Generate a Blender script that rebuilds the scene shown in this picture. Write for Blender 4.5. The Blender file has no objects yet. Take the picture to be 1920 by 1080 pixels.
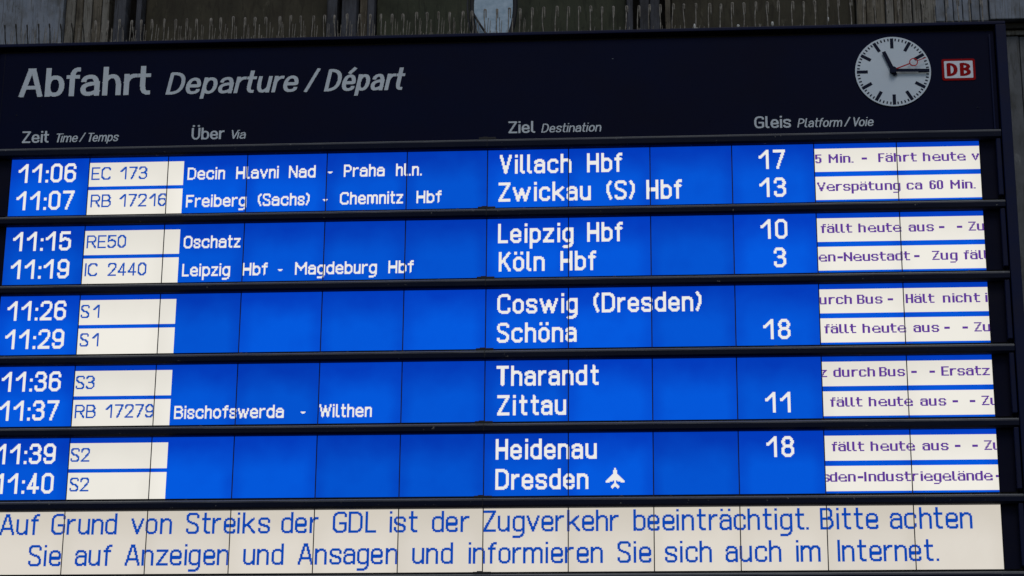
import bpy, bmesh, math, random
from mathutils import Vector, Matrix
random.seed(7)
scene = bpy.context.scene
C = scene.collection
R = math.radians

# ------------------------------------------------------------------ camera
cam = bpy.data.cameras.new('camera'); cam_o = bpy.data.objects.new('camera', cam); C.objects.link(cam_o)
OZ = 4.10                                   # height of the board's reference line above the hall floor
cam_o.location = (2.4979, -7.7409, -2.4931 + OZ)
cam_o.rotation_euler = (1.88270, -0.008465, 0.075037)
cam.sensor_width = 36.0; cam.lens = 4211.4 / 1920 * 36
cam.clip_start = 0.1; cam.clip_end = 500
cam.dof.use_dof = True; cam.dof.focus_distance = 8.15; cam.dof.aperture_fstop = 16
scene.camera = cam_o
# ------------------------------------------------------------------ world and light: dim overcast daylight
w = bpy.data.worlds.new('World'); scene.world = w; w.use_nodes = True
nt = w.node_tree; bg = nt.nodes['Background']
sky = nt.nodes.new('ShaderNodeTexSky'); sky.sky_type = 'NISHITA'; sky.sun_disc = False
SUN_EL, SUN_AZ = R(55), R(168)
sky.sun_elevation = SUN_EL; sky.sun_rotation = SUN_AZ
sky.air_density = 1.0; sky.dust_density = 1.0; sky.ozone_density = 1.0
nt.links.new(sky.outputs[0], bg.inputs[0]); bg.inputs[1].default_value = 0.066
sun = bpy.data.lights.new('sun', 'SUN'); sun.energy = 0.72; sun.angle = R(22); sun.color = (1.0, 0.97, 0.93)
sun_o = bpy.data.objects.new('sun', sun); C.objects.link(sun_o)
d = Vector((math.sin(SUN_AZ) * math.cos(SUN_EL), math.cos(SUN_AZ) * math.cos(SUN_EL), math.sin(SUN_EL)))
sun_o.rotation_euler = d.to_track_quat('Z', 'Y').to_euler()
sun_o.location = (2, -6, 12)
vs = scene.view_settings
vs.view_transform = 'Standard'; vs.look = 'None'; vs.exposure = 0.0; vs.gamma = 1.0
scene.render.engine = 'CYCLES'

# ------------------------------------------------------------------ materials
def mat(name, base, rough=0.5, metal=0.0, spec=0.5, build=None):
    m = bpy.data.materials.new(name); m.use_nodes = True
    n = m.node_tree.nodes; b = n['Principled BSDF']
    b.inputs['Base Color'].default_value = (*base, 1); b.inputs['Roughness'].default_value = rough
    b.inputs['Metallic'].default_value = metal; b.inputs['Specular IOR Level'].default_value = spec
    if build: build(m.node_tree, b)
    return m

def nodes(t):
    def N(kind, **kw):
        o = t.nodes.new(kind)
        for k, v in kw.items():
            if k.startswith('i_'):
                key = k[2:]; key = int(key) if key.isdigit() else key
                o.inputs[key].default_value = v
            else: setattr(o, k, v)
        return o
    return N, t.links.new

def dirt(base, other, scale=(3, 3, 3), lo=.45, hi=.7, detail=6, rough=None, bump=0.0, speck=None):
    """base colour mottled with patches of other, optional small specks of a third colour"""
    def f(t, b):
        N, L = nodes(t)
        tc = N('ShaderNodeTexCoord'); mp = N('ShaderNodeMapping'); mp.inputs['Scale'].default_value = scale
        L(tc.outputs['Object'], mp.inputs[0])
        no = N('ShaderNodeTexNoise', i_Scale=1.0, i_Detail=detail, i_Roughness=.62); L(mp.outputs[0], no.inputs[0])
        mr = N('ShaderNodeMapRange'); mr.inputs[1].default_value = lo; mr.inputs[2].default_value = hi
        L(no.outputs['Fac'], mr.inputs[0])
        mx = N('ShaderNodeMix', data_type='RGBA'); mx.inputs[6].default_value = (*base, 1); mx.inputs[7].default_value = (*other, 1)
        L(mr.outputs[0], mx.inputs[0]); out = mx.outputs[2]
        if speck:
            col, sc, th = speck
            v = N('ShaderNodeTexNoise', i_Scale=sc, i_Detail=3.0, i_Roughness=.7); L(tc.outputs['Object'], v.inputs[0])
            m2 = N('ShaderNodeMapRange'); m2.inputs[1].default_value = th; m2.inputs[2].default_value = th + .05
            L(v.outputs['Fac'], m2.inputs[0])
            m3 = N('ShaderNodeMix', data_type='RGBA'); m3.inputs[7].default_value = (*col, 1)
            L(m2.outputs[0], m3.inputs[0]); L(out, m3.inputs[6]); out = m3.outputs[2]
        L(out, b.inputs['Base Color'])
        if rough:
            r = N('ShaderNodeMapRange'); r.inputs[3].default_value = rough[0]; r.inputs[4].default_value = rough[1]
            L(no.outputs['Fac'], r.inputs[0]); L(r.outputs[0], b.inputs['Roughness'])
        if bump:
            bp = N('ShaderNodeBump', i_Strength=bump, i_Distance=.004); L(no.outputs['Fac'], bp.inputs['Height']); L(bp.outputs[0], b.inputs['Normal'])
    return f

M = {}
M['panel'] = mat('navy_header_paint', (.0025, .0045, .022), .6, spec=.05,
                 build=dirt((.0025, .0045, .023), (.0045, .005, .018), (2, 2, 3), .4, .7, rough=(.4, .65), speck=((.03, .035, .05), 22, .80)))
M['frame'] = mat('navy_frame_paint', (.006, .010, .036), .5, spec=.10, build=dirt((.0065, .010, .040), (.011, .012, .032), (5, 5, 9), .4, .7, rough=(.3, .55), speck=((.07, .07, .07), 45, .77)))
def rail_build(t, b):
    """dark paint; upward faces are painted grey for dust and for the daylit top band"""
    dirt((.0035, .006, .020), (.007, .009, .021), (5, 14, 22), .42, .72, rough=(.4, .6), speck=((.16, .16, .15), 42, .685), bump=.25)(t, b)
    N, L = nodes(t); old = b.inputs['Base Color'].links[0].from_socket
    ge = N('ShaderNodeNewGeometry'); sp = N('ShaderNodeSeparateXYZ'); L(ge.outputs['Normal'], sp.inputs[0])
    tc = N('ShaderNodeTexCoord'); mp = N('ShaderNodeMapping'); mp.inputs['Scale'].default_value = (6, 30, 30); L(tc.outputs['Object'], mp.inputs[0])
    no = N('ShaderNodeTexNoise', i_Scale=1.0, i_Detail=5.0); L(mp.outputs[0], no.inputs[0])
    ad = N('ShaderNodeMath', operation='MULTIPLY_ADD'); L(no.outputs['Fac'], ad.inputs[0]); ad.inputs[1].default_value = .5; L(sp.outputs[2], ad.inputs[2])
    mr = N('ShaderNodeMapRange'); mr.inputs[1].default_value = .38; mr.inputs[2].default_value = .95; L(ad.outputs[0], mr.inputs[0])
    mx = N('ShaderNodeMix', data_type='RGBA'); mx.inputs[7].default_value = (.15, .155, .16, 1); L(old, mx.inputs[6]); L(mr.outputs[0], mx.inputs[0]); L(mx.outputs[2], b.inputs['Base Color'])  # grey on upward faces: dust plus a daylight highlight put into the colour
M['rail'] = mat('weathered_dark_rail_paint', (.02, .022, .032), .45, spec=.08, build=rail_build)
M['blank'] = mat('dark_blanking_plate', (.004, .005, .018), .6, spec=.06, build=dirt((.004, .005, .018), (.008, .008, .018), (4, 4, 4)))
M['black'] = mat('black_rubber', (.004, .004, .005), .7)
M['letter'] = mat('pale_grey_foil_lettering', (.60, .66, .70), .6, spec=.2, build=dirt((.60, .66, .70), (.52, .57, .62), (9, 9, 14), .45, .75))
M['clock'] = mat('clock_face_enamel', (.50, .58, .66), .5, spec=.15, build=dirt((.66, .74, .80), (.60, .68, .75), (4, 4, 4), .4, .8))
M['hand'] = mat('blue_black_enamel', (.005, .009, .028), .5, spec=.08)
M['red'] = mat('red_enamel', (.30, .003, .004), .5, spec=.05)
M['red_hand'] = mat('red_second_hand_paint', (.45, .03, .03), .5, spec=.1)
M['emblem_white'] = mat('emblem_white_foil', (.74, .78, .84), .5, spec=.1)
M['spike'] = mat('dull_steel_with_droppings', (.16, .145, .12), .7, build=dirt((.13, .112, .088), (.36, .33, .28), (30, 30, 40), .4, .7, bump=.3))
M['spike_dark'] = mat('dark_thin_wire', (.02, .018, .014), .7, spec=.2)
M['crumb'] = mat('dry_dirt', (.05, .045, .035), .9)
M['dropping'] = mat('chalky_bird_dropping', (.55, .55, .52), .9, build=dirt((.55, .55, .52), (.25, .24, .2), (60, 60, 60)))

def wall_mat(name, base, streak, dark, sx, amount=.5, spots=.66, runs=.6):
    """paint with wandering vertical run marks, darker drips, blotches and small stains"""
    def f(t, b):
        N, L = nodes(t)
        tc = N('ShaderNodeTexCoord'); oi = N('ShaderNodeObjectInfo')
        of = N('ShaderNodeVectorMath', operation='ADD'); cm = N('ShaderNodeCombineXYZ'); mu = N('ShaderNodeMath', operation='MULTIPLY'); mu.inputs[1].default_value = 23.0
        L(oi.outputs['Random'], mu.inputs[0]); L(mu.outputs[0], cm.inputs[0]); L(mu.outputs[0], cm.inputs[2]); L(tc.outputs['Object'], of.inputs[0]); L(cm.outputs[0], of.inputs[1])
        def noise(scale, detail=5, rg=.6, dist=0.0):
            mp = N('ShaderNodeMapping'); mp.inputs['Scale'].default_value = scale; L(of.outputs[0], mp.inputs[0])
            n = N('ShaderNodeTexNoise', i_Scale=1.0, i_Detail=detail, i_Roughness=rg, i_Distortion=dist); L(mp.outputs[0], n.inputs[0]); return n.outputs['Fac']
        def ramp(src, a, c):
            m = N('ShaderNodeMapRange'); m.inputs[1].default_value = a; m.inputs[2].default_value = c; L(src, m.inputs[0]); return m.outputs[0]
        def mix(fac, c1, c2, k=1.0):
            m = N('ShaderNodeMix', data_type='RGBA')
            if k != 1: q = N('ShaderNodeMath', operation='MULTIPLY'); q.inputs[1].default_value = k; L(fac, q.inputs[0]); fac = q.outputs[0]
            L(fac, m.inputs[0])
            for i, c in ((6, c1), (7, c2)):
                if isinstance(c, tuple): m.inputs[i].default_value = (*c, 1)
                else: L(c, m.inputs[i])
            return m.outputs[2]
        s1 = ramp(noise((sx, 4, 5), 6, .65, .4), .5 - amount * .25, .5 + amount * .25)
        c = mix(s1, base, streak)
        c = mix(ramp(noise((9, 9, 7), 6, .65), .46, .66), c, dark, .65)                    # broad grime
        c = mix(ramp(noise((sx * 3.2, 4, 7), 5, .7, .6), .53, .60), c, dark, runs)          # thin dark drips
        c = mix(ramp(noise((sx * 2.1, 7, 9), 5, .7, .3), .62, .70), c, tuple(min(1, v * 1.5 + .02) for v in streak), .6)   # pale drips
        c = mix(ramp(noise((48, 40, 30), 5, .75), spots, spots + .04), c, dark, .9)         # spots
        L(c, b.inputs['Base Color'])
        bp = N('ShaderNodeBump', i_Strength=.35, i_Distance=.004); L(s1, bp.inputs['Height']); L(bp.outputs[0], b.inputs['Normal'])
    return mat(name, base, .8, spec=.2, build=f)

M['wall_blue'] = wall_mat('faded_blue_grey_paint', (.185, .215, .262), (.23, .25, .285), (.080, .077, .066), 34, .7, .62, .7)
M['wall_plank'] = wall_mat('stained_grey_board', (.15, .142, .120), (.23, .218, .19), (.045, .039, .026), 60, .8, .60, .8)
M['wall_plank_b'] = wall_mat('stained_brown_board', (.10, .086, .062), (.19, .168, .128), (.018, .014, .009), 70, .8, .60, .8)
M['wall_post'] = wall_mat('dull_blue_post_paint', (.055, .058, .070), (.080, .083, .094), (.018, .016, .013), 70, .6, .66)
M['wall_olive'] = wall_mat('grimy_olive_pane', (.040, .037, .024), (.062, .054, .035), (.027, .022, .015), 14, .8, .63)
M['wall_green'] = wall_mat('grimy_green_pane', (.035, .041, .025), (.054, .058, .036), (.020, .021, .014), 16, .8, .62)
M['clad'] = wall_mat('grey_metal_cladding', (.105, .11, .118), (.13, .135, .14), (.06, .06, .055), 12, .5, .72)
M['gap'] = mat('dark_recess', (.022, .019, .014), .9)
M['lamp'] = mat('pale_blue_plate', (.30, .42, .52), .5, build=dirt((.26, .37, .46), (.42, .53, .62), (34, 34, 40), .35, .65, detail=8, bump=.1))

# ---- display glass: back-lit liquid crystal cells, emission only because the panels give off light
def screen_mat(name, col, top_col, edge, noise_amt, strength=1.0, grid=.05):
    m = bpy.data.materials.new(name); m.use_nodes = True; t = m.node_tree
    b = t.nodes['Principled BSDF']; N, L = nodes(t)
    b.inputs['Base Color'].default_value = (.0, .002, .008, 1); b.inputs['Roughness'].default_value = .35
    b.inputs['Specular IOR Level'].default_value = .05
    tc = N('ShaderNodeTexCoord'); sx = N('ShaderNodeSeparateXYZ'); L(tc.outputs['Object'], sx.inputs[0])
    oi = N('ShaderNodeObjectInfo')
    def mth(op, a, b_=None, c=None):
        n = N('ShaderNodeMath', operation=op)
        for i, v in enumerate((a, b_, c)):
            if v is None: continue
            if isinstance(v, (int, float)): n.inputs[i].default_value = v
            else: L(v, n.inputs[i])
        return n.outputs[0]
    # distance to the module's rim (module is 0.3 x 0.2256 m about its centre)
    ex = mth('SUBTRACT', .15, mth('ABSOLUTE', sx.outputs[0])); ez = mth('SUBTRACT', .1128, sx.outputs[2])
    rim_x = N('ShaderNodeMapRange', interpolation_type='SMOOTHSTEP'); rim_x.inputs[2].default_value = .06; L(ex, rim_x.inputs[0])
    rim_z = N('ShaderNodeMapRange', interpolation_type='SMOOTHSTEP'); rim_z.inputs[2].default_value = .15; L(ez, rim_z.inputs[0])
    f = mth('MULTIPLY', mth('ADD', .55, mth('MULTIPLY', rim_x.outputs[0], .45)), rim_z.outputs[0])
    off = N('ShaderNodeCombineXYZ'); L(mth('MULTIPLY', oi.outputs['Random'], 40.0), off.inputs[0]); L(mth('MULTIPLY', oi.outputs['Random'], 17.0), off.inputs[2])
    va = N('ShaderNodeVectorMath', operation='ADD'); L(tc.outputs['Object'], va.inputs[0]); L(off.outputs[0], va.inputs[1])
    no = N('ShaderNodeTexNoise', i_Scale=9.0, i_Detail=2.0, i_Roughness=.5); L(va.outputs[0], no.inputs[0])
    f = mth('ADD', f, mth('MULTIPLY', mth('SUBTRACT', no.outputs['Fac'], .5), noise_amt)); f = mth('MINIMUM', mth('MAXIMUM', f, 0.0), 1.0)
    mx = N('ShaderNodeMix', data_type='RGBA'); mx.inputs[6].default_value = (*top_col, 1); mx.inputs[7].default_value = (*col, 1); L(f, mx.inputs[0])
    # brightness: each tube a little different, fine cell grid
    gx = mth('LESS_THAN', mth('FRACT', mth('MULTIPLY', sx.outputs[0], 1 / .00375)), .18)
    gz = mth('LESS_THAN', mth('FRACT', mth('MULTIPLY', sx.outputs[2], 1 / .00376)), .12)
    g = mth('SUBTRACT', 1.0, mth('MULTIPLY', mth('ADD', gx, gz), grid))
    s = mth('MULTIPLY', g, mth('MULTIPLY', strength, mth('ADD', 1 - edge, mth('MULTIPLY', oi.outputs['Random'], 2 * edge))))
    L(mx.outputs[2], b.inputs['Emission Color']); L(s, b.inputs['Emission Strength'])
    return m
BLUE, BLUE_D = (.0, .092, .680), (.0, .043, .490)
M['lcd_blue'] = screen_mat('display_blue', BLUE, BLUE_D, .09, .75)
M['lcd_white'] = screen_mat('display_white', (.87, .84, .765), (.78, .75, .68), .035, .5)
M['lcd_cream'] = screen_mat('display_cream', (.735, .685, .61), (.65, .60, .52), .03, .5, grid=.07)
def emit(name, col, s=1.0):
    return mat(name, (.002, .002, .004), .4, spec=.05, build=lambda t, b: (setattr(b.inputs['Emission Color'], 'default_value', (*col, 1)), setattr(b.inputs['Emission Strength'], 'default_value', s)))
M['ink_white'] = emit('display_text_white', (.84, .83, .81))
M['ink_blue'] = emit('display_text_blue', (.004, .080, .46))
M['ink_message'] = emit('display_text_mid_blue', (.001, .060, .43))
M['ink_purple'] = emit('display_text_purple', (.11, .035, .30))

# ------------------------------------------------------------------ mesh helpers
def link(name, verts, faces, m, parent=None, mats=None, fm=None, smooth=False):
    me = bpy.data.meshes.new(name); me.from_pydata([tuple(v) for v in verts], [], faces)
    for x in (mats or [m]): me.materials.append(x)
    if fm: me.polygons.foreach_set('material_index', fm)
    if smooth: me.polygons.foreach_set('use_smooth', [True] * len(me.polygons))
    me.update()
    o = bpy.data.objects.new(name, me); C.objects.link(o)
    if parent: o.parent = parent
    return o
class MB:
    def __init__(s): s.v = []; s.f = []
    def quad(s, a, b, c, d):
        k = len(s.v); s.v += [a, b, c, d]; s.f.append((k, k + 1, k + 2, k + 3))
    def box(s, x0, x1, y0, y1, z0, z1):
        k = len(s.v); s.v += [(x, y, z) for x in (x0, x1) for y in (y0, y1) for z in (z0, z1)]
        s.f += [tuple(k + i for i in q) for q in ((0, 1, 3, 2), (4, 6, 7, 5), (0, 4, 5, 1), (2, 3, 7, 6), (0, 2, 6, 4), (1, 5, 7, 3))]
    def tube(s, pts, r, n=6, r1=None, cap=True):
        pts = [Vector(p) for p in pts]; k0 = len(s.v); m = len(pts)
        for i, p in enumerate(pts):
            t = (pts[min(i + 1, m - 1)] - pts[max(i - 1, 0)]).normalized()
            u = t.cross(Vector((0, 1, 0.02))); u = (u if u.length > 1e-4 else t.cross(Vector((1, 0, 0)))).normalized(); v = t.cross(u)
            rr = r if r1 is None else (r[i] if isinstance(r, list) else r + (r1 - r) * i / (m - 1))
            if isinstance(r, list): rr = r[i]
            for j in range(n):
                a = 2 * math.pi * j / n; s.v.append(tuple(p + u * rr * math.cos(a) + v * rr * math.sin(a)))
        for i in range(m - 1):
            for j in range(n):
                a = k0 + i * n + j; b = k0 + i * n + (j + 1) % n; s.f.append((a, b, b + n, a + n))
        if cap:
            s.f.append(tuple(k0 + j for j in reversed(range(n)))); s.f.append(tuple(k0 + (m - 1) * n + j for j in range(n)))
    def build(s, name, m, parent=None, smooth=False): return link(name, s.v, s.f, m, parent, smooth=smooth)
def empty(name, loc):
    o = bpy.data.objects.new(name, None); C.objects.link(o); o.location = loc; o.empty_display_size = .1; return o
def tag(o, label=None, cat=None, group=None, kind=None):
    for k, v in (('label', label), ('category', cat), ('group', group), ('kind', kind)):
        if v: o[k] = v
    return o
def bevel(o, width, seg=2):
    m = o.modifiers.new('bevel', 'BEVEL'); m.width = width; m.segments = seg; m.limit_method = 'ANGLE'; m.angle_limit = R(40)

# ------------------------------------------------------------------ skeleton alphabet
# y runs 0 baseline, 1 x-height, 2 cap height, -1 descender; a leading 'K' marks strokes in cap space (0..1)
def bowl(y0=0, y1=1): return [(0, y0, 9), (1, y0, 9), (1, y1, 9), (0, y1, 9), 'c']
G = {
 'a': [[(.04, .80, 0), (.10, 1, 9), (1, 1, 9), (1, 0, 0)], [(1, .60, 0), (0, .60, 9), (0, 0, 9), (.68, 0, 9), (1, .17, 0)]],
 'b': [[(0, 0, 0), (0, 2, 0)], bowl()], 'd': [[(1, 0, 0), (1, 2, 0)], bowl()],
 'p': [[(0, -1, 0), (0, 1, 0)], bowl()], 'q': [[(1, -1, 0), (1, 1, 0)], bowl()], 'o': [bowl()],
 'g': [bowl(), [(1, 1, 0), (1, -1, 9), (.02, -1, 0)]],
 'c': [[(1, .80, 0), (1, 1, 9), (0, 1, 9), (0, 0, 9), (1, 0, 9), (1, .20, 0)]],
 'e': [[(0, .50, 0), (1, .50, 0), (1, 1, 9), (0, 1, 9), (0, 0, 9), (1, 0, 9), (1, .16, 0)]],
 's': [[(1, .80, 0), (1, 1, 9), (0, 1, 9), (0, .56, 9), (1, .44, 9), (1, 0, 9), (0, 0, 9), (0, .20, 0)]],
 'n': [[(0, 0, 0), (0, 1, 0)], [(0, .70, 0), (.12, 1, 9), (1, 1, 9), (1, 0, 0)]],
 'h': [[(0, 0, 0), (0, 2, 0)], [(0, .70, 0), (.12, 1, 9), (1, 1, 9), (1, 0, 0)]],
 'm': [[(0, 0, 0), (0, 1, 0)], [(0, .75, 0), (.08, 1, 9), (.5, 1, 9), (.5, 0, 0)], [(.5, .75, 0), (.58, 1, 9), (1, 1, 9), (1, 0, 0)]],
 'r': [[(0, 0, 0), (0, 1, 0)], [(0, .66, 0), (.30, 1, 9), (1, 1, 0)]],
 'u': [[(0, 1, 0), (0, 0, 9), (.88, 0, 9), (1, .30, 0)], [(1, 0, 0), (1, 1, 0)]],
 't': [[(.34, 2, 0), (.34, 0, 5), (1, 0, 0)], [(0, 1, 0), (1, 1, 0)]],
 'f': [[(.38, 0, 0), (.38, 2, 7), (1, 2, 0)], [(0, 1, 0), (.92, 1, 0)]],
 'i': [[(0, 0, 0), (0, 1, 0)], [(0, 2, 0), (0, 2, 0)]],
 'l': [[(0, 2, 0), (0, 0, 4), (1, 0, 0)]],
 'k': [[(0, 0, 0), (0, 2, 0)], [(.96, 1, 0), (.05, .42, 0)], [(.36, .58, 0), (1, 0, 0)]],
 'z': [[(0, 1, 0), (1, 1, 0), (0, 0, 0), (1, 0, 0)]],
 'v': [[(0, 1, 0), (.5, 0, 0), (1, 1, 0)]],
 'w': [[(0, 1, 0), (.26, 0, 0), (.5, .92, 0), (.74, 0, 0), (1, 1, 0)]],
 'A': ['K', [(0, 0, 0), (.42, 1, 0)], [(1, 0, 0), (.58, 1, 0)], [(.42, 1, 0), (.58, 1, 0)], [(.14, .30, 0), (.86, .30, 0)]],
 'B': ['K', [(0, 0, 0), (0, 1, 0), (.94, 1, 9), (.94, .52, 9), (.0, .52, 0)], [(0, .52, 0), (1, .52, 9), (1, 0, 9), (0, 0, 0)]],
 'C': ['K', [(1, .84, 0), (1, 1, 9), (0, 1, 9), (0, 0, 9), (1, 0, 9), (1, .16, 0)]],
 'D': ['K', [(0, 0, 0), (0, 1, 0), (1, 1, 9), (1, 0, 9), (0, 0, 0)]],
 'E': ['K', [(1, 1, 0), (0, 1, 0), (0, 0, 0), (1, 0, 0)], [(0, .52, 0), (.88, .52, 0)]],
 'F': ['K', [(1, 1, 0), (0, 1, 0), (0, 0, 0)], [(0, .50, 0), (.86, .50, 0)]],
 'G': ['K', [(1, .84, 0), (1, 1, 9), (0, 1, 9), (0, 0, 9), (.85, 0, 9), (1, .10, 0), (1, .46, 0), (.52, .46, 0)]],
 'H': ['K', [(0, 0, 0), (0, 1, 0)], [(1, 0, 0), (1, 1, 0)], [(0, .50, 0), (1, .50, 0)]],
 'I': ['K', [(0, 0, 0), (0, 1, 0)]],
 'K': ['K', [(0, 0, 0), (0, 1, 0)], [(.96, 1, 0), (.05, .38, 0)], [(.34, .58, 0), (1, 0, 0)]],
 'L': ['K', [(0, 1, 0), (0, 0, 0), (1, 0, 0)]],
 'M': ['K', [(0, 0, 0), (0, 1, 0), (.5, .38, 0), (1, 1, 0), (1, 0, 0)]],
 'N': ['K', [(0, 0, 0), (0, 1, 0), (1, 0, 0), (1, 1, 0)]],
 'O': ['K', bowl(0, 1)],
 'P': ['K', [(0, 0, 0), (0, 1, 0), (1, 1, 9), (1, .44, 9), (0, .44, 0)]],
 'R': ['K', [(0, 0, 0), (0, 1, 0), (1, 1, 9), (1, .48, 9), (0, .48, 0)], [(.55, .48, 0), (1, 0, 0)]],
 'S': ['K', [(1, .86, 0), (1, 1, 9), (0, 1, 9), (0, .60, 9), (1, .42, 9), (1, 0, 9), (0, 0, 9), (0, .14, 0)]],
 'T': ['K', [(0, 1, 0), (1, 1, 0)], [(.5, 1, 0), (.5, 0, 0)]],
 'U': ['K', [(0, 1, 0), (0, 0, 9), (1, 0, 9), (1, 1, 0)]],
 'V': ['K', [(0, 1, 0), (.5, 0, 0), (1, 1, 0)]],
 'W': ['K', [(0, 1, 0), (.26, 0, 0), (.5, .9, 0), (.74, 0, 0), (1, 1, 0)]],
 'Z': ['K', [(0, 1, 0), (1, 1, 0), (0, 0, 0), (1, 0, 0)]],
 '0': ['K', bowl(0, 1)],
 '1': ['K', [(0, .64, 0), (.92, 1, 0)], [(1, 1, 0), (1, 0, 0)]],
 '2': ['K', [(0, .80, 0), (0, 1, 9), (1, 1, 9), (1, .60, 5), (0, 0, 0), (1, 0, 0)]],
 '3': ['K', [(.02, .84, 0), (.02, 1, 9), (.96, 1, 9), (.96, .53, 9), (.35, .53, 0)], [(.35, .53, 0), (1, .53, 9), (1, 0, 9), (0, 0, 9), (0, .16, 0)]],
 '4': ['K', [(.68, 1, 0), (0, .24, 0), (1, .24, 0)], [(.68, 1, 0), (.68, 0, 0)]],
 '5': ['K', [(.94, 1, 0), (.06, 1, 0), (.02, .52, 0), (.2, .62, 3), (1, .62, 9), (1, 0, 9), (0, 0, 9), (0, .15, 0)]],
 '6': ['K', [(.97, .84, 0), (.97, 1, 9), (0, 1, 9), (0, .3, 0)], bowl(0, .60)],
 '7': ['K', [(0, 1, 0), (1, 1, 0), (.32, 0, 0)]],
 '8': ['K', [(.04, .53, 9), (.96, .53, 9), (.96, 1, 9), (.04, 1, 9), 'c'], bowl(0, .53)],
 '9': ['K', bowl(.40, 1), [(1, .7, 0), (1, 0, 9), (.03, 0, 9), (.03, .16, 0)]],
 '(': [[(.95, 2, 0), (0, 1.30, 3), (0, .62, 3), (.95, 0, 0)]],
 ')': [[(.05, 2, 0), (1, 1.30, 3), (1, .62, 3), (.05, 0, 0)]],
 '-': [[(0, .56, 0), (1, .56, 0)]],
 '/': [[(0, 0, 0), (1, 2, 0)]],
 '.': [[(0, 0, 0), (0, 0, 0)]],
 ':': [[(0, 0, 0), (0, 0, 0)], [(0, .80, 0), (0, .80, 0)]],
}
for c_, b_ in (('ä', 'a'), ('ö', 'o'), ('ü', 'u'), ('Ü', 'U'), ('é', 'e')): G[c_] = G[b_]

def rounded(path, rmax, ell=False):
    """polyline in real units with quarter-curve corners"""
    closed = path[-1] == 'c'; P = [p for p in path if p != 'c']; n = len(P); out = []
    for i, (x, y, r) in enumerate(P):
        if not closed and i in (0, n - 1) or r == 0: out.append((x, y)); continue
        a = P[i - 1]; b = P[(i + 1) % n]; A = Vector((a[0] - x, a[1] - y)); B = Vector((b[0] - x, b[1] - y))
        fa = 1 if (not closed and i == 1) or a[2] == 0 else .5; fb = 1 if (not closed and i == n - 2) or b[2] == 0 else .5
        q = min(rmax * r / 9, A.length * fa, B.length * fb)
        if A.length < 1e-6 or B.length < 1e-6: out.append((x, y)); continue
        qa = qb = q
        if ell: qa, qb = min(rmax * 1.25 * r / 9, A.length * fa * .98), min(rmax * 1.25 * r / 9, B.length * fb * .98)
        p0 = Vector((x, y)) + A.normalized() * qa; p2 = Vector((x, y)) + B.normalized() * qb
        for k in range(7):
            t = k / 6; c = .62                      # between a quadratic curve and a true arc
            m = Vector((x, y))
            pt = (p0 * (1 - t) ** 3 + (p0 + (m - p0) * c) * 3 * (1 - t) ** 2 * t + (p2 + (m - p2) * c) * 3 * (1 - t) * t * t + p2 * t ** 3)
            out.append((pt.x, pt.y))
    if closed: out.append(out[0])
    return out

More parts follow.
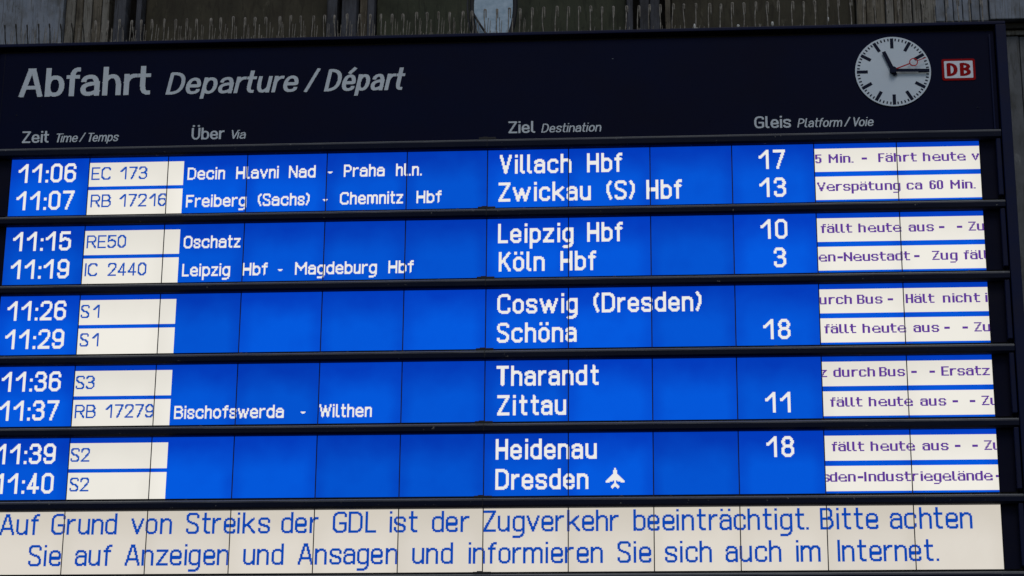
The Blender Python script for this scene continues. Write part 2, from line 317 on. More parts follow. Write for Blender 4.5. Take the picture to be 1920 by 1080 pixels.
def glyph_runs(ch, W, cap, xh, desc, px, py, rmax=None, square=False, res=1.0, shear=0.0):
    """cells of a raster of size res that the pen covers: list of (x0, x1, y0, y1)"""
    if ch == '✈':
        rows = ["........##........", "........##........", ".......####.......", ".......####.......", ".......####.......", ".......####.......",
                "......######......", ".....########.....", "....##########....", "...############...", "..##############..", ".################.",
                "#######.##.#######", "####....##....####", "........##........", ".......####.......", "......######......", ".....########.....", ".....###..###.....", "......#....#......"]
        runs = []
        for j, row in enumerate(rows):
            i = 0
            while i < len(row):
                if row[i] == '#':
                    k = i
                    while k < len(row) and row[k] == '#': k += 1
                    runs.append((i, k, 19 - j, 20 - j)); i = k
                else: i += 1
        return runs
    if ch == '-' and cap < 10: px = py = 2
    g = G[ch]; capspace = g[0] == 'K'; hx, hy = px / 2, py / 2
    def Y(v):
        if capspace: return hy + v * (cap - py)
        if v < 0: return hy + v * (desc)
        if v <= 1: return hy + v * (xh - py)
        return (xh - hy) + (v - 1) * (cap - xh)
    segs = []
    for path in g:
        if path == 'K': continue
        q = [p if p == 'c' else (hx + p[0] * (W - px), Y(p[1]), p[2]) for p in path]
        pl = rounded(q, rmax or 9e9, square)
        for i in range(len(pl) - 1):
            segs.append((pl[i], pl[i + 1], i == 0 and path[-1] != 'c', i == len(pl) - 2 and path[-1] != 'c'))
    top = cap
    if ch in 'äöüÜ':
        dy = (xh if ch != 'Ü' else cap) + (cap - xh) - py * .5 + (0 if ch != 'Ü' else -.4)
        if ch == 'Ü': dy = cap + py * 1.35
        for fx in (.22, .78): segs.append(((W * fx, dy), (W * fx, dy), False, False))
        top = max(top, dy + hy)
    if ch == 'é':
        segs.append(((W * .45, xh + py * .75), (W * .70, xh + py * 2.0), True, True)); top = 9e9
    y0 = -desc if ch in 'gpq' else 0
    runs = []
    ny0 = int(math.floor(y0 / res)); ny1 = int(math.ceil(min(top, cap * 1.5) / res))
    if ch in '/': y0 -= 0
    x_lo, x_hi = -1.0 * px, W + px
    nx0, nx1 = int(math.floor(x_lo / res)), int(math.ceil(x_hi / res))
    for j in range(ny0, ny1):
        cy = (j + .5) * res; start = None
        if square and ch in 'AVWvwzZ7kKNM/xLTEFHlthnmirfbdpqP' and ch not in 'gé' and (cy < y0 - 1e-6 or (cy > (cap if (g[0] == 'K' or ch in 'kltbdhfi/') else xh) and ch not in 'äöüé')): continue
        for i in range(nx0, nx1 + 1):
            cx = (i + .5) * res; hit = False
            if i < nx1:
                for (ax, ay), (bx, by), e0, e1 in segs:
                    dx, dy_ = (bx - ax) / hx, (by - ay) / hy; ex, ey = (cx - ax) / hx, (cy - ay) / hy
                    l2 = dx * dx + dy_ * dy_
                    if l2 < 1e-9:
                        if abs(ex) <= 1.001 and abs(ey) <= 1.001: hit = True; break
                        continue
                    l = math.sqrt(l2); t = (ex * dx + ey * dy_) / l; dd = abs(ex * dy_ - ey * dx) / l
                    lo, hi = (-1.0 if (e0 and square) else 0.0), l + (1.0 if (e1 and square) else 0.0)
                    if lo <= t <= hi: d_ = dd
                    else:
                        s_ = (t - lo) if t < lo else (t - hi)
                        d_ = math.hypot(dd, s_)
                        if square and ((t < lo and e0) or (t > hi and e1)): d_ = 9
                    if d_ <= 1.001: hit = True; break
            if hit and start is None: start = i
            if not hit and start is not None:
                runs.append((start * res, i * res, j * res, (j + 1) * res)); start = None
    # merge equal runs of successive rows
    runs.sort(key=lambda r: (r[0], r[1], r[2])); out = []
    for r in runs:
        if out and abs(out[-1][0] - r[0]) < 1e-6 and abs(out[-1][1] - r[1]) < 1e-6 and abs(out[-1][3] - r[2]) < 1e-6: out[-1] = (out[-1][0], out[-1][1], out[-1][2], r[3])
        else: out.append(r)
    return out

# ------------------------------------------------------------------ board geometry (metres; X right, Z up, faces -Y)
PW, PH, PITCH = .3, .2256, .2705
PX = PW / 80; PZ = PH / 60
def row_top(r): return OZ + .5472 - PITCH * r
board = empty('departure_board', (0, 0, 0))
tag(board, 'navy blue station departure board with lit blue and white train rows', 'departure board')

# housing
mb = MB()
X0, X1, ZB, ZT = -.115, 3.716, OZ - 1.13, OZ + 1.009
mb.box(X0, X1, .03, .28, ZB, ZT - .0005)
o = mb.build('housing', M['frame'], board)
def member(name, x0, x1, z0, z1, y0=-.032, y1=.0295):
    m_ = MB(); m_.box(x0, x1, y0, y1, z0, z1); o_ = m_.build(name, M['frame'], board); bevel(o_, .003); return o_
member('top_frame', X0, X1, ZT - .013, ZT + .001)
member('side_frame', 3.6785, X1 + .001, ZB, ZT - .0132)
member('side_frame', X0 - .001, -.0775, ZB, ZT - .0132)
member('bottom_frame', X0, X1, ZB - .03, ZB - .0002)
# inner edge strips next to the side frame
for zz0, zz1 in ((.585, .962),):
    m_ = MB(); m_.box(3.6535, 3.660, -.020, -.0125, OZ + zz0, OZ + zz1); bevel(m_.build('edge_strip', M['frame'], board), .002)
for r in range(6):
    zt = row_top(r); m_ = MB(); m_.box(3.6565, 3.6740, -.026, .001, zt - PH - .002 + .008, zt + .0)
    bevel(m_.build('edge_strip', M['frame'], board), .003)
# backing, header panel and blanking plates
m_ = MB(); m_.box(-.07, 3.662, .0045, .0295, ZB + .002, OZ + .585); m_.build('backing', M['black'], board)
m_ = MB(); m_.box(-.077, 3.6745, -.012, .012, OZ + .5852, OZ + .979); hp = m_.build('header_panel', M['panel'], board); bevel(hp, .003)
m_ = MB(); m_.box(-.077, 3.678, .0125, .0293, OZ + .60, ZT - .014); m_.build('backing', M['black'], board)
m_ = MB(); m_.box(-.054, -.0535, -.0135, -.0121, OZ + .586, OZ + .978); m_.build('panel_joint', M['black'], board)
for r in range(6):
    zt = row_top(r); 
    for a, b in ((-.068, -.0015), (3.6015, 3.6562)):
        m_ = MB(); m_.box(a, b, -.001, .0044, zt - PH, zt); m_.build('blanking_plate', M['blank'], board)
# rails between the rows: rounded front that catches the daylight on its upper edge
def rail(zt_, zb_, x0=-.075, x1=3.676, D=.031, big=False):
    prof = [(.0044, zb_), (-D * .72, zb_), (-D, zb_ + .006), (-D, zt_ - .013), (-D * .93, zt_ - .007), (-D * .72, zt_ - .0025), (-D * .4, zt_ - .0004), (.0044, zt_)]
    v = []; f = []; n = len(prof)
    xs = [x0, x1]
    for x in xs: v += [(x, y, z) for y, z in prof]
    for i in range(n):
        a, b = i, (i + 1) % n; f.append((a, b, b + n, a + n))
    f.append(tuple(reversed(range(n)))); f.append(tuple(range(n, 2 * n)))
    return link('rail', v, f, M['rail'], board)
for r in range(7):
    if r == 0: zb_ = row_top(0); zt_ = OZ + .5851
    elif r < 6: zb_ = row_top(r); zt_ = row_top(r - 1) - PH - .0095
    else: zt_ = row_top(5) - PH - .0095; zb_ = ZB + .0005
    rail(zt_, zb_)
    m_ = MB(); m_.box(1.768, 1.832, -.024, -.008, zt_ - .002, zt_ + .0065); m_.box(1.782, 1.800, -.022, -.010, zt_ + .0066, zt_ + .0095); bevel(m_.build('rail_clip', M['black'], board), .0012)
    if r:
        rnd = random.Random(r * 5 + 1)
        for k in range(9):      # crumbs of dirt lying on the rail against the glass
            x = rnd.uniform(0, 3.6); q = rnd.uniform(.002, .006); m_ = MB()
            m_.tube([(x - q * 1.6, -.012, zt_ + .0005), (x, -.011, zt_ + q * .8), (x + q * 1.4, -.012, zt_ + .0004)], [.0009, q * .55, .0008], 6, 0)
            m_.build('dirt_crumb', M['crumb'], board, smooth=True)
    m_ = MB(); m_.box(1.7993, 1.8007, -.0316, -.02, zb_ + .004, zt_ - .006); m_.build('rail_joint', M['black'], board)

# display modules
def lcd(x, yl, r): return x * PX, row_top(r) - yl * PZ
def module(r, c):
    cx, cz = (c + .5) * PW, row_top(r) - PH / 2
    g = .5; x0, x1 = 80 * c + g, 80 * c + 80 - g
    cells = []      # (x0, x1, y0, y1, material)
    if r == 5: cells = [(x0, x1, 0, 60, 2)]
    elif c in (1, 2):
        xe = x1 if c == 1 else 176
        ys = [(0, 5, 0), (5, 30.3, 1), (30.3, 34, 0), (34, 60, 1)]
        cells = [(x0, xe, a, b, k) for a, b, k in ys]
        if c == 2: cells.append((176, x1, 0, 60, 0))
    elif c in (10, 11):
        cells = [(x0, x1, a, b, k) for a, b, k in [(0, 5, 0), (5, 29, 1), (29, 34, 0), (34, 58, 1), (58, 60, 0)]]
    else: cells = [(x0, x1, 0, 60, 0)]
    v, f, fm = [], [], []
    for a, b, ya, yb, k in cells:
        n = len(v)
        (xa, za), (xb, zb_) = lcd(a, ya, r), lcd(b, yb, r)
        v += [(xa - cx, 0, zb_ - cz), (xb - cx, 0, zb_ - cz), (xb - cx, 0, za - cz), (xa - cx, 0, za - cz)]; f.append((n, n + 1, n + 2, n + 3)); fm.append(k)
    # glass slab behind the lit face
    n = len(v); hx = (x1 - x0) * PX / 2; hz = PH / 2; e = .00005
    v += [(sx * hx, y, sz * hz) for y in (.0002, .004) for sx, sz in ((-1, -1), (1, -1), (1, 1), (-1, 1))]
    for i in range(4): f.append((n + i, n + 4 + i, n + 4 + (i + 1) % 4, n + (i + 1) % 4)); fm.append(3)
    f.append((n + 4, n + 5, n + 6, n + 7)); fm.append(3)
    o_ = link('display_module', v, f, None, board, mats=[M['lcd_blue'], M['lcd_white'], M['lcd_cream'], M['black']], fm=fm)
    o_.location = (cx, 0, cz)
for r in range(6):
    for c in range(12): module(r, c)

# ------------------------------------------------------------------ display lettering
WID = {
 20: dict(default=11, A=14, B=12, C=13, D=13, G=13, H=12, I=2, K=12, L=10, M=16, N=12, O=13, P=12, R=12, S=12, T=12, V=12, W=18, Z=12, m=18, w=18, v=12, k=12, r=8, t=8, f=8, i=2, l=5),
 13: dict(default=8, C=9, D=9, G=9, H=9, I=1, L=7, M=12, N=9, O=9, P=8, R=9, B=9, W=12, n=7, h=7, u=7, s=7, m=11, w=11, v=8, r=6, t=5, f=6, i=2, l=4, z=7, k=8),
 9: dict(default=7, e=8, M=9, N=8, V=8, Z=7, F=6, E=7, B=7, H=7, t=6, f=5, l=4, i=2, r=6, I=2, d=7, v=7, s=7, c=7, z=7),
}
for dg in '023456789': WID[20][dg] = 12; WID[13][dg] = 8; WID[9][dg] = 6
WID[20]['1'] = 10; WID[13]['1'] = 6; WID[9]['1'] = 4
for k_, a_ in ((20, 'aou'), (13, 'aou'), (9, 'aou')):
    for b_, c_ in (('a', 'ä'), ('o', 'ö'), ('u', 'ü')): WID[k_][c_] = WID[k_].get(b_, WID[k_]['default'])
WID[20].update({'(': 6, ')': 6, '-': 8, '✈': 18}); WID[13].update({'(': 4, ')': 4, '-': 5}); WID[9].update({'-': 5})
STY = {  # cap, x-height, descender, pen x, pen z, gap, material, bleed
 'time': (20, 15, 6, 3, 3, 2, 'ink_white', 0), 'dest': (20, 15, 6, 3, 3, 2, 'ink_white', 0), 'track': (20, 15, 6, 3, 3, 2, 'ink_white', 0),
 'via': (13, 10, 4, 2, 2, 1, 'ink_white', 0), 'num': (13, 10, 4, 1.2, 1.2, 2, 'ink_blue', .28),
 'scroll': (9, 7, 3, 1.6, 1.0, 1.0, 'ink_purple', .08), 'msg': (20, 15, 6, 2, 2, 2.25, 'ink_message', .20)}
cache = {}
def word_runs(word, kind, x):
    cap, xh, ds, px, pz, gap, _, _ = STY[kind]; out = []
    for ch in word:
        W = WID[cap].get(ch, WID[cap]['default'])
        l = r_ = 0
        if ch in 'il.:I': W = (2 if kind == 'scroll' else max(int(px), 1)) if ch != 'l' else W
        if cap == 20:
            if ch == 'i': l, r_ = .6, .6
            if ch == 't': l, r_ = .5, .3
            if ch == '1': r_ = 2
            if ch == ':': l, r_ = 0, -.6
        if cap == 9 and ch == 'I': l = r_ = .7
        if cap == 9 and ch == 'i': l = .6
        if cap == 13 and ch == '1': l, r_ = 1.5, .5
        if cap == 9 and ch in 'hun': r_ = .5
        if kind == 'num' and ch == '1' and not out: l = 0
        key = (ch, kind)
        if key not in cache: cache[key] = glyph_runs(ch, W, cap, xh, ds, px, pz, rmax=cap * (.27 if cap == 20 else .33))
        x += l; xi = math.floor(x + .5)
        out += [(xi + a, xi + b, c, d_) for a, b, c, d_ in cache[key]]
        x += W + gap + r_
    return out
def text_line(kind, row, base, words, clip=None, name=None, label=None):
    _, _, _, _, _, _, mt, bl = STY[kind]; Y = -.0006
    for wd, x in words:
        m_ = MB()
        for a, b, c, d_ in word_runs(wd, kind, x):
            a -= bl; b += bl; c -= bl; d_ += bl
            if mt == 'ink_white': a += .14; b -= .14
            ya, yb = max(base - d_, .05), min(base - c, 59.95)
            if ya >= yb: continue
            if clip: a, b = max(a, clip[0]), min(b, clip[1])
            k = int(a // 80)
            while k * 80 < b:
                p, q = max(a, 80 * k + .55), min(b, 80 * k + 79.45)
                if q > p + .01:
                    (xa, za), (xb, zb_) = lcd(p, ya, row), lcd(q, yb, row)
                    dy = -.00002 * (len(m_.f) % 12)        # overlapping bleed never shares a plane
                    m_.quad((xa, Y + dy, zb_), (xb, Y + dy, zb_), (xb, Y + dy, za), (xa, Y + dy, za))
                k += 1
        if not m_.f: continue
        o_ = m_.build(name, M[mt], board)
        o_['label'] = '%s %s reading %s' % (label, 'mark' if wd in '-✈' else 'lettering', 'a dash' if wd == '-' else 'an aeroplane symbol' if wd == '✈' else wd.strip('().'))
NAMES = dict(time='departure_time', num='train_number', via='via_text', dest='destination_text', track='platform_number', scroll='notice_text', msg='message_text')
LINES = [
('time', 0, 25, [('11:06', 8)]),
('time', 0, 54, [('11:07', 9)]),
('time', 1, 25, [('11:15', 8)]),
('time', 1, 54, [('11:19', 9)]),
('time', 2, 25, [('11:26', 7)]),
('time', 2, 54, [('11:29', 8)]),
('time', 3, 25, [('11:36', 7)]),
('time', 3, 54, [('11:37', 8)]),
('time', 4, 25, [('11:39', 8)]),
('time', 4, 54, [('11:40', 9)]),
('num', 0, 23, [('EC', 83), ('173', 112)]),
('num', 0, 52, [('RB', 84), ('17216', 113)]),
('num', 1, 23, [('RE50', 83)]),
('num', 1, 52, [('IC', 83), ('2440', 106)]),
('num', 2, 23, [('S1', 82)]),
('num', 2, 52, [('S1', 83)]),
('num', 3, 23, [('S3', 82)]),
('num', 3, 52, [('RB', 83), ('17279', 113)]),
('num', 4, 23, [('S2', 82)]),
('num', 4, 52, [('S2', 83)]),
('via', 0, 25, [('Decin', 180), ('Hlavni', 229), ('Nad', 282), ('-', 321), ('Praha', 337), ('hl.n.', 389)]),
('via', 0, 54, [('Freiberg', 180), ('(Sachs)', 252), ('-', 317), ('Chemnitz', 334), ('Hbf', 410)]),
('via', 1, 25, [('Oschatz', 180)]),
('via', 1, 54, [('Leipzig', 180), ('Hbf', 240), ('-', 275), ('Magdeburg', 292), ('Hbf', 384)]),
('via', 3, 54, [('Bischofswerda', 180), ('-', 303), ('Wilthen', 321)]),
('dest', 0, 25, [('Villach', 492), ('Hbf', 578)]),
('dest', 0, 54, [('Zwickau', 491), ('(S)', 597), ('Hbf', 636)]),
('dest', 1, 25, [('Leipzig', 491), ('Hbf', 578)]),
('dest', 1, 54, [('Köln', 492), ('Hbf', 552)]),
('dest', 2, 25, [('Coswig', 491), ('(Dresden)', 584)]),
('dest', 2, 54, [('Schöna', 491)]),
('dest', 3, 25, [('Tharandt', 491)]),
('dest', 3, 54, [('Zittau', 492)]),
('dest', 4, 25, [('Heidenau', 491)]),
('dest', 4, 54, [('Dresden', 491), ('✈', 595)]),
('track', 0, 25, [('17', 745)]),
('track', 0, 54, [('13', 745)]),
('track', 1, 25, [('10', 746)]),
('track', 1, 54, [('3', 758)]),
('track', 2, 54, [('18', 746)]),
('track', 3, 54, [('11', 746)]),
('track', 4, 25, [('18', 746)]),
('scroll', 0, 20, [('5', 801), ('Min.', 814), ('-', 846), ('Fährt', 862), ('heute', 905), ('v', 952)]),
('scroll', 0, 49, [('Verspätung', 802), ('ca', 888), ('60', 910), ('Min.', 930)]),
('scroll', 1, 20, [('fällt', 804), ('heute', 840), ('aus', 888), ('-', 917), ('-', 934), ('Zu', 945)]),
('scroll', 1, 49, [('en-Neustadt', 801), ('-', 892), ('Zug', 909), ('fäll', 939)]),
('scroll', 2, 20, [('urch', 800), ('Bus', 836), ('-', 865), ('Hält', 882), ('nicht', 917), ('in', 956)]),
('scroll', 2, 49, [('fällt', 804), ('heute', 840), ('aus', 888), ('-', 917), ('-', 934), ('Zu', 945)]),
('scroll', 3, 20, [('z', 798), ('durch', 811), ('Bus', 854), ('-', 884), ('-', 901), ('Ersatz', 912)]),
('scroll', 3, 49, [('fällt', 807), ('heute', 843), ('aus', 891), ('-', 921), ('-', 937), ('Zu', 948)]),
('scroll', 4, 20, [('fällt', 807), ('heute', 843), ('aus', 891), ('-', 921), ('-', 937), ('Zu', 948)]),
('scroll', 4, 49, [('s', 797), ('den-Industriegelände', 804), ('-', 957)]),
('msg', 5, 22, [('Auf', 18), ('Grund', 68), ('von', 145), ('Streiks', 198), ('der', 289), ('GDL', 338), ('ist', 391), ('der', 432), ('Zugverkehr', 480), ('beeinträchtigt.', 621), ('Bitte', 794), ('achten', 858)]),
('msg', 5, 52, [('Sie', 48), ('auf', 93), ('Anzeigen', 141), ('und', 254), ('Ansagen', 306), ('und', 414), ('informieren', 466), ('Sie', 606), ('sich', 650), ('auch', 706), ('im', 770), ('Internet.', 809)]),
]
for kind, row, base, words in LINES:
    if kind == 'time': words = [(words[0][0], 8.4)]
    if kind == 'track' and words[0][1] < 750: words = [(words[0][0], 745.5)]
    col = {'ink_white': 'white', 'ink_blue': 'blue', 'ink_message': 'blue', 'ink_purple': 'purple'}[STY[kind][6]]
    text_line(kind, row, base, words, clip=(800.3, 959.6) if kind == 'scroll' else (0, 960), name=NAMES[kind], label=col)

# ------------------------------------------------------------------ header lettering (cut foil on the panel)
HW = dict(A=.73, b=.60, f=.43, a=.60, h=.58, r=.41, t=.40, D=.70, e=.61, p=.60, u=.58, Z=.66, i=.19, T=.66, m=.92, s=.57, U=.68, V=.70, n=.58, o=.62, G=.74, l=.30, P=.66, B=.66)
HW['Ü'] = HW['U']; HW['é'] = HW['e']; HW['/'] = .30
hcache = {}
def header_word(text, x0, x1, zb_, cap, pen, shear, name='lettering', kern=None, mt='letter', parent=board, y=-.0126, fat=1.0, label=None):
    n = 30 if cap < .06 else 64; res = cap / n
    gap = .085 * cap; xs = []; x = 0
    for i, ch in enumerate(text):
        if ch == ' ': x += .30 * cap; xs.append(None); continue
        W = HW[ch] * cap * fat
        if ch == 'i': W = pen
        if ch == 'r' or (ch == 't' and i): pass
        xs.append((x, W)); g_ = gap
        if ch in 'rf' : g_ = gap * .35
        if i + 1 < len(text) and text[i + 1] in 'ft': g_ *= .6
        if ch == 'A': g_ = gap * .9
        if ch == 'T' and i + 1 < len(text) and text[i+1] != 'h': g_ = -gap * .4
        if ch == 'V' : g_ = -gap * .2
        if ch == '/': g_ = gap * 1.4
        if i + 1 < len(text) and text[i + 1] == '/': g_ = gap * 1.4
        x += W + g_
    tot = xs[-1][0] + xs[-1][1]; sc = (x1 - x0 - cap * .45 * shear) / tot
    m_ = MB()
    for ch, q in zip(text, xs):
        if q is None: continue
        x, W = q; W2 = round(W * sc / res) * res if ch != 'i' else pen
        for a, b, c, d_ in glyph_runs(ch, W2, cap, cap * .735, cap * .22, pen, pen * .78, rmax=cap * .32, square=True, res=res):
            xa = x0 + x * sc
            m_.quad((xa + a + shear * c, y, zb_ + c), (xa + b + shear * c, y, zb_ + c), (xa + b + shear * d_, y, zb_ + d_), (xa + a + shear * d_, y, zb_ + d_))
    o_ = m_.build(name, M[mt], parent)
    if label: o_['label'] = label
    return o_
zt_ = OZ + .7975; zs = OZ + .6095
header_word('Abfahrt', .011, .516, zt_ - .001, .1175, .0200, 0, label='large pale grey upright lettering reading Abfahrt')
header_word('Departure', .576, 1.083, zt_ - .003, .0905, .0146, .19, label='pale grey italic lettering reading Departure')
header_word('/', 1.105, 1.163, zt_ - .005, .0960, .0125, 0, label='pale grey slash')
header_word('Départ', 1.180, 1.482, zt_ - .004, .0905, .0146, .19, label='pale grey italic lettering reading Départ')
S = .047; s2 = .0355
for txt, a, b, big in (('Zeit', .037, .139, 1), ('Time', .163, .251, 0), ('/', .257, .281, 2), ('Temps', .285, .407, 0), ('Über', .685, .809, 1), ('Via', .831, .892, 0),
                       ('Ziel', 1.877, 1.976, 1), ('Destination', 1.999, 2.222, 0), ('Gleis', 2.785, 2.919, 1), ('Platform', 2.942, 3.107, 0), ('/', 3.113, 3.136, 2), ('Voie', 3.141, 3.220, 0)):
    if big == 1: header_word(txt, a, b, zs, S, .0074, 0, label='pale grey column heading reading ' + txt)
    elif big == 2: header_word(txt, a, b, zs, s2 * 1.05, .0048, 0, label='small pale grey slash')
    else: header_word(txt, a, b, zs, s2, .0052, .19, label='small pale grey italic heading reading ' + txt)

for x, z, w_, h_, m_k in ((.008, .722, .005, .004, 'crumb'), (2.265, .900, .006, .0012, 'letter'), (3.60, .672, .008, .004, 'rail'), (.098, .757, .007, .0015, 'rail'), (3.645, .975, .004, .005, 'rail'), (2.62, .64, .003, .003, 'rail')):
    mk = MB(); mk.tube([(x - w_ / 2, -.0126, OZ + z), (x, -.0132, OZ + z + h_ * .4), (x + w_ / 2, -.0126, OZ + z + h_ * .1)], [.0006, h_ * .5, .0005], 6, 0); mk.build('paint_scuff', M[m_k], board)
# red framed emblem on the panel
def prism(pts, y0, y1, name, m, parent):
    n = len(pts); v = [(x, y0, z) for x, z in pts] + [(x, y1, z) for x, z in pts]
    f = [tuple(range(n))] + [(i, i + n, (i + 1) % n + n, (i + 1) % n) for i in range(n)] + [tuple(range(2 * n - 1, n - 1, -1))]
    return link(name, v, f, m, parent)
def rrect(cx, cz, w_, h_, r, n=5):
    p = []
    for sx, sz, a0 in ((1, -1, -90), (1, 1, 0), (-1, 1, 90), (-1, -1, 180)):
        for k in range(n + 1):
            a = R(a0 + 90 * k / n); p.append((cx + sx * (w_ / 2 - r) + r * math.cos(a), cz + sz * (h_ / 2 - r) + r * math.sin(a)))
    return p
ex, ez = 3.5385, OZ + .8255
em = prism(rrect(ex, ez, .1215, .0855, .008), -.0142, -.0122, 'emblem_plate', M['red'], board)
em['label'] = 'red plate with white field and red letters DB'
prism(rrect(ex, ez, .1215 - .0175, .0855 - .0175, .003), -.0150, -.0143, 'emblem_field', M['emblem_white'], em)
def emblem_letter(ch, x):
    m_ = MB(); cap = .0525; res = cap / 40
    for a, b, c, d_ in glyph_runs(ch, .0395, cap, cap, 0, .0140, .0092, rmax=cap * .36, square=True, res=res):
        m_.quad((x + a, -.0156, ez - cap / 2 + c), (x + b, -.0156, ez - cap / 2 + c), (x + b, -.0156, ez - cap / 2 + d_), (x + a, -.0156, ez - cap / 2 + d_))
    m_.build('letter', M['red'], em)
emblem_letter('D', ex - .0435); emblem_letter('B', ex + .0045)

# ------------------------------------------------------------------ clock
cx_, cz_, CR = 3.2990, OZ + .8230, .1385
clock = empty('station_clock', (cx_, -.012, cz_))
tag(clock, 'round white station clock showing quarter past eleven beside the red emblem', 'clock')
def disc(name, r, y0, y1, m, parent, n=96, x=0, z=0):
    o_ = prism([(x + r * math.cos(2 * math.pi * k / n), z + r * math.sin(2 * math.pi * k / n)) for k in range(n)], y0, y1, name, m, parent); return o_
disc('clock_face', CR, -.004, -.0002, M['clock'], clock)
def mark(name, ang, r0, r1, wd):
    a = R(90 - ang); u = Vector((math.cos(a), math.sin(a))); v = Vector((-u.y, u.x)) * wd / 2
    p = [u * r0 - v, u * r1 - v, u * r1 + v, u * r0 + v]
    prism([(q.x, q.y) for q in p], -.0048, -.0041, name, M['hand'], clock)
for k in range(60):
    if k % 5 == 0: mark('hour_mark', k * 6, CR * .665, CR * .955, CR * .086)
    else: mark('minute_mark', k * 6, CR * .878, CR * .950, CR * .034)
def hand(name, ang, pts, y0, y1, m):
    a = R(-ang); c, s = math.cos(a), math.sin(a)
    return prism([(x * c - z * s, x * s + z * c) for x, z in pts], y0, y1, name, m, clock)
hour = hand('hour_hand', 337.5 - 360, [(-.0074, -.020), (.0074, -.020), (.0068, .083), (-.0068, .083)], -.0115, -.0090, M['hand'])
hand('minute_hand', 91.1, [(-.0058, -.012), (.0058, -.012), (.0054, .1318), (-.0054, .1318)], -.0155, -.0130, M['hand'])
sh = hand('second_hand', 69, [(-.0024, .002), (.0024, .002), (.0021, .066), (-.0021, .066)], -.0195, -.0183, M['red_hand'])
hand('second_hand_tip', 69, [(-.0018, .0945), (.0018, .0945), (.0014, .130), (-.0014, .130)], -.0195, -.0183, M['red_hand'])
# ring on the second hand
a = R(90 - 69); c0 = Vector((math.cos(a), math.sin(a))) * .0803; v = []; f = []; n = 40
for k in range(n):
    t = 2 * math.pi * k / n
    for rr in (.0162, .0124):
        for yy in (-.0195, -.0183): v.append((c0.x + rr * math.cos(t), yy, c0.y + rr * math.sin(t)))
for k in range(n):
    b0 = 4 * k; b1 = 4 * ((k + 1) % n)
    f += [(b0, b1, b1 + 2, b0 + 2), (b0 + 1, b0 + 3, b1 + 3, b1 + 1), (b0, b0 + 1, b1 + 1, b1), (b0 + 2, b1 + 2, b1 + 3, b0 + 3)]
link('second_hand_ring', v, f, M['red_hand'], clock)
disc('clock_hub', .0125, -.022, -.0041, M['hand'], clock, 32)

# ------------------------------------------------------------------ bird spikes on the top of the board
ZTOP = ZT + .0012
def frange(a, b, s):
    while a < b: yield a; a += s
strip_x = -.10
spike_pos = []
x = -.058
while x < 3.68: spike_pos.append(x); x += .0441 + random.uniform(-.0012, .0012)
def make_strip(xs, label):
    s = empty('bird_spike_strip', (xs[0], -.005, ZTOP)); tag(s, label, 'bird spikes', 'bird spike strips along the top edge')
    ox = xs[0]; rel = lambda x: x - ox
    b = MB(); b.box(rel(xs[0]) - .018, rel(xs[-1]) + .018, -.012, .03, 0.0, .0035); b.build('base_strip', M['spike'], s)
    fine = MB()
    for x in xs:
        X = rel(x); left = x < .26; right = x > 1.78
        h = (.090 if left else .094 if not right else .103) + random.uniform(-.004, .004)
        lean = (-.012 if left else random.uniform(-.004, .004)) ; w0 = random.uniform(-.002, .002)
        r0 = .0023 if left else (.0024 if right else .0019)
        m_ = MB(); k = 9
        pts = []; rad = []
        for i in range(k):
            t = i / (k - 1); pts.append((X + lean * t + w0 * math.sin(t * 5 + x * 9), .0, .003 + h * t)); rad.append(r0 * (1 + .18 * math.sin(i * 2.1 + x * 40)) * (1.35 if (t > .75 and not right) else 1))
        if not left:      # wire bent over at the top into a narrow loop with a short return leg
            top = pts[-1]; lw = random.uniform(.0040, .0068); ret = random.uniform(.020, .055)
            sd = 1 if right and random.random() < .8 else random.choice((-1, 1))
            for q in range(1, 6):
                a_ = math.pi * q / 5; pts.append((top[0] + sd * lw / 2 * (1 - math.cos(a_)), 0, top[2] + lw * .6 * math.sin(a_))); rad.append(r0 * 1.25)
            for q in (.35, .7, 1): pts.append((top[0] + sd * (lw + .001 * q), 0.001, top[2] - ret * q)); rad.append(r0 * (1.2 - .5 * q))
        m_.tube(pts, rad, 5, 0); m_.build('spike', M['spike'] if not left else M['spike_dark'], s, smooth=True)
        # thin straight wires of the back rows
        if x < 1.95:
            for dx, hh in ((.010, .080), (.0165, .068)):
                fx = X + dx + random.uniform(-.002, .002); hh += random.uniform(-.008, .006)
                fine.tube([(fx, .012, .003), (fx + random.uniform(-.003, .006), .012, hh)], .0012, 4)
        for q in range(6 if x < 1.95 else 2):
            fx = X + random.uniform(-.02, .022); hh = random.uniform(.008, .034); fine.tube([(fx, .018, .003), (fx + random.uniform(-.001, .006), .018, hh)], .0011, 4)
    fo = fine.build('thin_wire', M['spike'], s); fo['kind'] = 'stuff'
    return s
words_ = ['bird spike strip at the left end, thin dark wires against pale blue wall', 'bird spike strip before stained boards and the left olive pane, second from left',
          'bird spike strip of looped rusty wires before the olive pane', 'bird spike strip before the pair of blue posts, left of the pale blue plate',
          'bird spike strip crossing in front of the pale blue plate', 'bird spike strip before the black cable arch and dark posts',
          'bird spike strip of thick crusted loops splashed with white bird droppings', 'bird spike strip at the right end before brown boards and blue wall']
nper = [8, 11, 11, 11, 11, 11, 12, 99]; k0 = 0
for lab, n_ in zip(words_, nper):
    xs = spike_pos[k0:k0 + n_]; k0 += n_
    if xs: make_strip(xs, lab)
